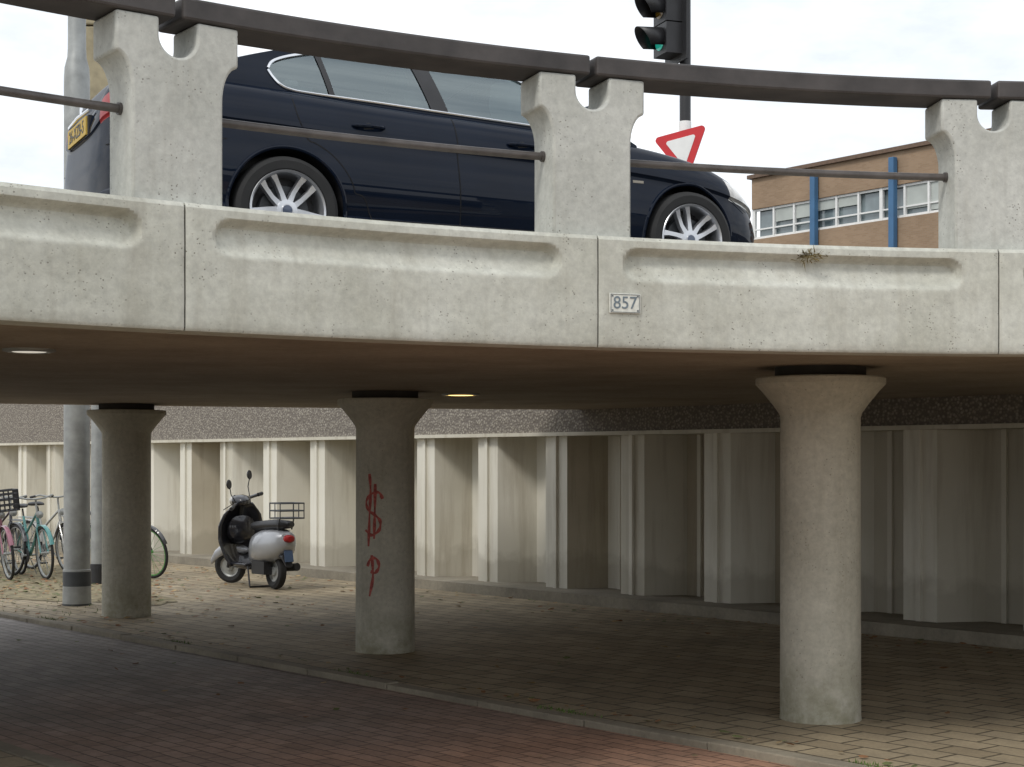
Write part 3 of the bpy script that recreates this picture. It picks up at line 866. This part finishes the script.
for y in (-.12,.12):
    mb.lathe([(.07,0),(.082,.008),(.09,0),(.082,-.008)], 20, 'X', (3.565,y,.62), closed=True)
mb.obj('grille_surround', M_CHROME, car)
M_CAP = simple('cap', (.05,.07,.12), .3, coat=1)
def wheel(x, s, rot):
    e = bpy.data.objects.new('wheel', None); COL.objects.link(e); e.parent = car
    e.location = (x, s*.785, .318); e.rotation_euler = (0, rot, 0 if s < 0 else math.pi)
    mb = MB()
    prof = [(.222,.10),(.24,.115),(.285,.118),(.308,.10),(.316,.07),(.318,0),(.316,-.07),(.308,-.10),(.285,-.118),(.24,-.115),(.222,-.10)]
    mb.lathe(prof, 64, 'Y')
    mb.obj('tyre', M_RUBBER, e)
    mb = MB(); mb.lathe([(.232,-.113),(.228,-.118),(.218,-.112),(.206,-.085),(.200,.08),(.22,.10)], 64, 'Y'); mb.obj('rim_barrel', M_ALLOY, e)
    mb = MB()
    for k in range(5):
        for q in (-1, 1):
            ai = math.radians(72*k)+q*math.radians(20); am = math.radians(72*k)+q*math.radians(10.5)
            vs = []
            for r, w, yo in ((.045,.024,-.090),(.11,.019,-.086),(.17,.019,-.094),(.214,.026,-.104)):
                a = ai+(am-ai)*(r-.045)/.17
                cx_, cz_ = r*math.cos(a), r*math.sin(a); tx_, tz_ = -math.sin(a), math.cos(a)
                for g_, yy in ((-1, yo+.03), (-.7, yo), (.7, yo), (1, yo+.03)):
                    vs.append((cx_+tx_*w*g_, yy, cz_+tz_*w*g_))
            fs = [(4*i+j, 4*i+(j+1)%4, 4*i+4+(j+1)%4, 4*i+4+j) for i in range(3) for j in range(4)]
            mb.add(vs, fs)
    mb.lathe([(0,-.098),(.034,-.098),(.036,-.094),(.062,-.09),(.072,-.075),(.072,-.04)], 32, 'Y')
    mb.obj('spokes', M_ALLOY, e, sharp=40)
    mb = MB(); mb.lathe([(0,-.1025),(.028,-.101),(.031,-.097)], 24, 'Y'); mb.obj('cap', M_CAP, e)
    mb = MB(); mb.lathe([(0,-.03),(.15,-.03),(.155,-.02),(.155,0)], 32, 'Y'); mb.obj('brake_disc', M_DARKST, e)
    mb = MB(); mb.lathe([(0,.02),(.205,.02)], 32, 'Y'); mb.obj('back', M_BLACK, e)
for x in (0, 2.76):
    for s in (-1, 1): wheel(x, s, .35+x)

# ------------------------------------------------------------ scooter
e = empty('motor_scooter', (-3.17, 19.65, 0), math.radians(126)); e.scale = (.93,.93,.98)
PV = Vector((.40,0,.9)); AX = Vector((-.26,0,.78)).normalized()
STEER = Matrix.Translation(PV) @ Matrix.Rotation(math.radians(38), 4, AX) @ Matrix.Translation(-PV)
def steer(o): o.matrix_basis = STEER; return o
def bwheel(mb, x, r, w, mi_t=0, mi_r=1):
    mb.lathe([(r-w*1.6,-w*.6),(r-w*.8,-w),(r-w*.2,-w*.7),(r,0),(r-w*.2,w*.7),(r-w*.8,w),(r-w*1.6,w*.6)], 36, 'Y', (x,0,r), mi=mi_t)
    mb.lathe([(0,-w*.7),(.05,-w*.7),(.06,-w*.3),(r-w*1.9,-w*.3),(r-w*1.5,-w*.65),(r-w*1.5,w*.65),(r-w*1.9,w*.3),(.06,w*.3),(.05,w*.7),(0,w*.7)], 30, 'Y', (x,0,r), mi=mi_r)
mb = MB(); bwheel(mb, .66, .225, .058); steer(mb.obj('front_wheel', [M_RUBBER, M_GALV], e))
mb = MB(); bwheel(mb, -.62, .225, .06); mb.obj('rear_wheel', [M_RUBBER, M_GALV], e)
mb = MB()
mb.loft([(-.99,.60,.03,.04),(-.95,.60,.11,.11),(-.84,.57,.18,.17),(-.66,.545,.225,.205),(-.46,.525,.235,.215),(-.28,.50,.21,.20),(-.14,.46,.15,.18),(-.06,.42,.11,.15),(-.04,.40,.03,.1)], 26)
mb.obj('rear_body', M_SILV, e)
mb = MB(); mb.loft([(.36,.42,.03,.02),(.42,.43,.07,.05),(.55,.47,.085,.075),(.70,.46,.085,.08),(.84,.38,.07,.07),(.93,.30,.03,.04)], 20); steer(mb.obj('front_fender', M_SILV, e))
mb = MB(); mb.loft([(-.96,.80,.02,.02),(-.90,.80,.12,.05),(-.6,.79,.155,.065),(-.35,.775,.145,.06),(-.1,.76,.10,.055),(-.03,.74,.03,.03)], 20); mb.obj('seat', M_BLACK, e)
mb = MB(); mb.box((.16,0,.275), (.50,.36,.05)); mb.box((.16,0,.24), (.5,.22,.05)); mb.obj('floorboard', M_SBLK, e, bevel=.02)
vs = []; nz_ = 16; ny = 12
for j in range(nz_+1):
    z = .24+.80*j/nz_; w = interp([(.24,.19),(.35,.25),(.55,.32),(.75,.33),(.9,.27),(1.04,.12)], z)
    xb = interp([(.24,.36),(.35,.42),(.6,.46),(.8,.43),(1.04,.35)], z)
    for i in range(ny+1):
        v = -1+2*i/ny; vs.append((xb+.03-.10*v*v, w*v, z))
mobj('leg_shield', vs, [(j*(ny+1)+i, j*(ny+1)+i+1, (j+1)*(ny+1)+i+1, (j+1)*(ny+1)+i) for j in range(nz_) for i in range(ny)], M_SBLK, e, True, solid=.02)
mb = MB(); mb.loft([(.30,.72,.10,.10),(.34,.72,.19,.16),(.42,.70,.19,.18)], 16); mb.obj('glove_box', M_SBLK, e)
mb = MB(); mb.tube([(.66,.075,.225),(.60,.06,.45),(.42,0,.75),(.36,0,1.02)], [.02,.022,.03,.03], 10); steer(mb.obj('steering_column', M_BLACK, e))
mb = MB(); mb.loft([(.24,1.05,.05,.03),(.28,1.06,.12,.055),(.36,1.07,.13,.07),(.44,1.07,.09,.07),(.48,1.07,.06,.05)], 18)
mb.tube([(.30,-.34,1.06),(.34,-.2,1.06),(.36,0,1.06),(.34,.2,1.06),(.30,.34,1.06)], .022, 10); steer(mb.obj('handlebar', M_SBLK, e))
mb = MB(); mb.lathe([(0,.51),(.05,.505),(.07,.48),(.075,.45)], 24, 'X', (0,0,1.07)); steer(mb.obj('headlight', M_LENS, e))
for s in (-1, 1):
    mb = MB(); mb.tube([(.29,s*.36,1.06),(.275,s*.46,1.055)], .024, 10); mb.tube([(.36,s*.24,1.075),(.42,s*.40,1.04)], .006, 6); steer(mb.obj('grip', M_BLACK, e))
    mb = MB(); mb.tube([(.33,s*.2,1.08),(.36,s*.25,1.2),(.34,s*.29,1.30)], .007, 8)
    mb.lathe([(0,.0),(.055,.0),(.062,.01),(.05,.025),(0,.03)], 20, 'X', (.33,s*.30,1.34)); steer(mb.obj('mirror', M_BLACK, e))
mb = MB()
for z in (.88,.97,1.06):
    mb.tube([(-.78,-.17,z),(-1.06,-.17,z),(-1.09,0,z),(-1.06,.17,z),(-.78,.17,z),(-.76,0,z),(-.78,-.17,z)], .009, 8)
for x, y in ((-.78,-.17),(-1.06,-.17),(-.78,.17),(-1.06,.17),(-1.09,0),(-.92,-.17),(-.92,.17)): mb.tube([(x,y,.88),(x,y,1.06)], .007, 6)
for y in (-.12,-.04,.04,.12): mb.tube([(-.77,y,.88),(-1.08,y,.88)], .007, 6)
mb.tube([(-.86,.1,.74),(-.92,.1,.88)], .01, 8); mb.tube([(-.86,-.1,.74),(-.92,-.1,.88)], .01, 8)
mb.obj('luggage_rack', M_DARKST, e)
mb = MB(); mb.loft([(-1.02,.63,.04,.03),(-1.0,.63,.07,.045),(-.95,.63,.08,.05)], 14); mb.obj('tail_light', M_TAIL, e)
mb = MB(); mb.box((-.97,0,.42), (.012,.12,.14), rot=Matrix.Rotation(.25,3,'Y')); mb.obj('plate', simple('plate_blue', (.05,.08,.14), .4), e, smooth=False)
mb = MB(); mb.loft([(-.98,.30,.05,.02),(-.92,.40,.08,.04),(-.75,.46,.09,.05),(-.6,.47,.09,.05)], 14); mb.tube([(-.45,-.13,.24),(-.85,-.19,.28)], [.04,.05], 14); mb.box((-.42,.1,.26),(.35,.12,.16)); mb.obj('mudguard_exhaust', M_BLACK, e, bevel=.01)
mb = MB(); mb.tube([(-.1,.14,.26),(-.22,.17,.02)], .012); mb.tube([(-.1,-.14,.26),(-.22,-.17,.02)], .012); mb.tube([(-.22,.17,.012),(-.22,-.17,.012)], .012); mb.obj('stand', M_BLACK, e)

# ------------------------------------------------------------ bicycles
def bicycle(x, y, heading, frame_col, crate=False, rim_col=None, lean=.05, skirt=None):
    e = empty('bicycle', (x, y, 0), heading); e.rotation_euler = (lean, 0, heading)
    fm = simple('bike_frame', frame_col, .35, var=.1, coat=.8)
    R = .345; xf, xr = .56, -.52
    mb = MB()
    for xx in (xf, xr):
        mb.lathe([(R-.035,-.012),(R-.02,-.02),(R-.004,-.012),(R,0),(R-.004,.012),(R-.02,.02),(R-.035,.012)], 40, 'Y', (xx,0,R), mi=0)
        mb.lathe([(R-.03,-.012),(R-.05,-.010),(R-.05,.010),(R-.03,.012)], 40, 'Y', (xx,0,R), mi=1)
        mb.tube([(xx,-.05,R),(xx,.05,R)], .02, 10, mi=1)
        for k in range(18):
            a = 2*math.pi*k/18; mb.tube([(xx, .02*(-1)**k, R), (xx+(R-.045)*math.cos(a), 0, R+(R-.045)*math.sin(a))], .0022, 4, mi=1, cap=False)
    mb.obj('wheels', [M_RUBBER, simple('bike_rim', rim_col, .4) if rim_col else M_GALV], e)
    mb = MB()
    bb = (-.05,0,.29); seat_ = (-.24,0,.80); head_t = (.34,0,.86); head_b = (.37,0,.72)
    mb.tube([bb, seat_], .017, 8); mb.tube([bb, (.2,0,.5), head_b], .02, 8); mb.tube([(-.16,0,.58), head_t], .016, 8)
    mb.tube([head_b, head_t], .022, 8)
    for s in (-1, 1):
        mb.tube([(xr,s*.05,R), (-.05,s*.03,.29)], .010, 6); mb.tube([(xr,s*.05,R), (-.2,s*.02,.68)], .008, 6)
        mb.tube([head_b, (.42,s*.04,.66), (xf,s*.05,R)], .012, 6)
    for xx, a0_, a1_ in ((xf, 20, 150), (xr, 10, 175)):
        vs = []; 
        for k in range(25):
            a = math.radians(a0_+(a1_-a0_)*k/24)
            for yy, rr in ((-.03, R+.01), (-.015, R+.025), (.015, R+.025), (.03, R+.01)): vs.append((xx+rr*math.cos(a), yy, R+rr*math.sin(a)))
        mb.add(vs, [(4*i+j, 4*i+j+1, 4*i+5+j, 4*i+4+j) for i in range(24) for j in range(3)])
    mb.obj('frame', fm, e)
    mb = MB(); mb.tube([head_t, (.32,0,1.0), (.33,0,1.04)], .013, 8)
    mb.tube([(.12,-.29,1.05),(.26,-.24,1.08),(.33,-.12,1.05),(.34,0,1.04),(.33,.12,1.05),(.26,.24,1.08),(.12,.29,1.05)], .012, 8)
    for s in (-1,1): mb.tube([(xr,s*.05,R),(-.60,s*.06,.74)], .005, 5)
    for y_ in (-.06,0,.06): mb.tube([(-.28,y_,.74),(-.78,y_,.74)], .006, 5)
    mb.tube([(-.28,-.06,.74),(-.28,.06,.74)], .006,5); mb.tube([(-.78,-.06,.74),(-.78,.06,.74)], .006,5)
    mb.tube([(-.05,-.09,.29),(-.05,.09,.29)], .015,8); mb.tube([(-.05,.08,.29),(.08,.09,.19)], .009,6); mb.tube([(-.05,-.08,.29),(-.18,-.09,.39)], .009,6)
    mb.tube([(-.3,.04,.32),(-.34,.16,.01)], .008, 6)
    mb.lathe([(0,0),(.045,.005),(.05,.03),(0,.05)], 14, 'X', (.42,0,.84)); mb.obj('fittings', M_GALV, e)
    mb = MB(); mb.tube([seat_, (-.27,0,.90)], .012, 8)
    mb.loft([(-.40,.93,.05,.02),(-.37,.935,.10,.03),(-.28,.94,.085,.03),(-.15,.94,.03,.022),(-.09,.935,.012,.012)], 14)
    mb.lathe([(0,-.05),(.09,-.05),(.095,-.045),(.095,-.04)], 20, 'Y', (-.05,0,.29))
    mb.box((.09,.13,.18),(.09,.08,.02)); mb.box((-.19,-.13,.40),(.09,.08,.02))
    for s in (-1,1): mb.tube([(.10,s*.292,1.05),(.20,s*.265,1.065)], .017, 8)
    mb.obj('saddle_pedals', M_BLACK, e)
    if skirt:
        mb = MB(); mb.box((-.70,.11,.62),(.28,.09,.24)); mb.box((-.70,-.11,.62),(.28,.09,.24)); mb.obj('panniers', simple('pannier', skirt, .8), e, bevel=.03)
    if crate:
        mb = MB(); 
        for z in (.90,.97,1.04,1.11,1.16):
            mb.tube([(.42,-.18,z),(.72,-.18,z),(.72,.18,z),(.42,.18,z),(.42,-.18,z)], .010, 5)
        for k in range(7):
            xx = .42+.3*k/6; 
            for s in (-1,1): mb.tube([(xx,s*.18,.90),(xx,s*.18,1.16)], .007, 5)
            yy = -.18+.36*k/6
            for xx in (.42,.72): mb.tube([(xx,yy,.90),(xx,yy,1.16)], .007, 5)
            mb.tube([(.42,yy,.90),(.72,yy,.90)], .007, 5)
        mb.obj('crate', M_BLACK, e)
    return e
H = math.radians
bicycle(-6.35, 21.2, H(-56), (.07,.24,.23), rim_col=None, lean=.06)
bicycle(-6.75, 21.1, H(-60), (.28,.10,.14), crate=True, lean=.10, skirt=(.40,.12,.17))
bicycle(-7.05, 21.9, H(-50), (.03,.03,.035), crate=False, lean=-.06)
bicycle(-6.45, 22.3, H(-46), (.35,.35,.33), lean=.04)
bicycle(-6.05, 22.8, H(-52), (.05,.06,.10), lean=.07)
bicycle(-5.16, 21.3, H(-36), (.03,.03,.03), rim_col=(.09,.28,.07), lean=.16)

# ------------------------------------------------------------ world, sun, camera
w = bpy.data.worlds.new('World'); sc.world = w; w.use_nodes = True
nt = w.node_tree; bg = nt.nodes['Background']; bg.inputs['Strength'].default_value = .15
sky = N(nt, 'ShaderNodeTexSky'); sky.sky_type = 'NISHITA'; sky.sun_disc = False
SE, SA = math.radians(48), math.radians(215)
sky.sun_elevation = SE; sky.sun_rotation = SA
tc = N(nt, 'ShaderNodeTexCoord'); mp = N(nt, 'ShaderNodeMapping'); mp.inputs['Scale'].default_value = (1,1,2.6)
L(nt, tc.outputs['Generated'], mp.inputs[0])
cl = noise(nt, mp.outputs[0], 3.2, 7, .6)
cc = ramp(nt, cl, .34, .62, (5.5,5.9,6.4,1), (9.2,9.35,9.5,1))
mx = mixc(nt, .9, sky.outputs[0], cc); L(nt, mx, bg.inputs[0])
sd = bpy.data.lights.new('sun', 'SUN'); sd.energy = 1.5; sd.angle = math.radians(14); sd.color = (1,.96,.9)
so = bpy.data.objects.new('sun', sd); COL.objects.link(so)
dirv = Vector((math.sin(SA)*math.cos(SE), math.cos(SA)*math.cos(SE), math.sin(SE)))
so.rotation_euler = dirv.to_track_quat('Z', 'Y').to_euler()
cam = bpy.data.cameras.new('camera'); co = bpy.data.objects.new('camera', cam); COL.objects.link(co)
co.location = (0,0,EYE); co.rotation_euler = (math.pi/2,0,0)
cam.sensor_width = 36; cam.lens = F/1024*36; cam.shift_y = 76.5/1024; cam.clip_end = 3000; cam.clip_start = .05
sc.camera = co
sc.view_settings.view_transform = 'Standard'; sc.view_settings.look = 'None'; sc.view_settings.exposure = 0
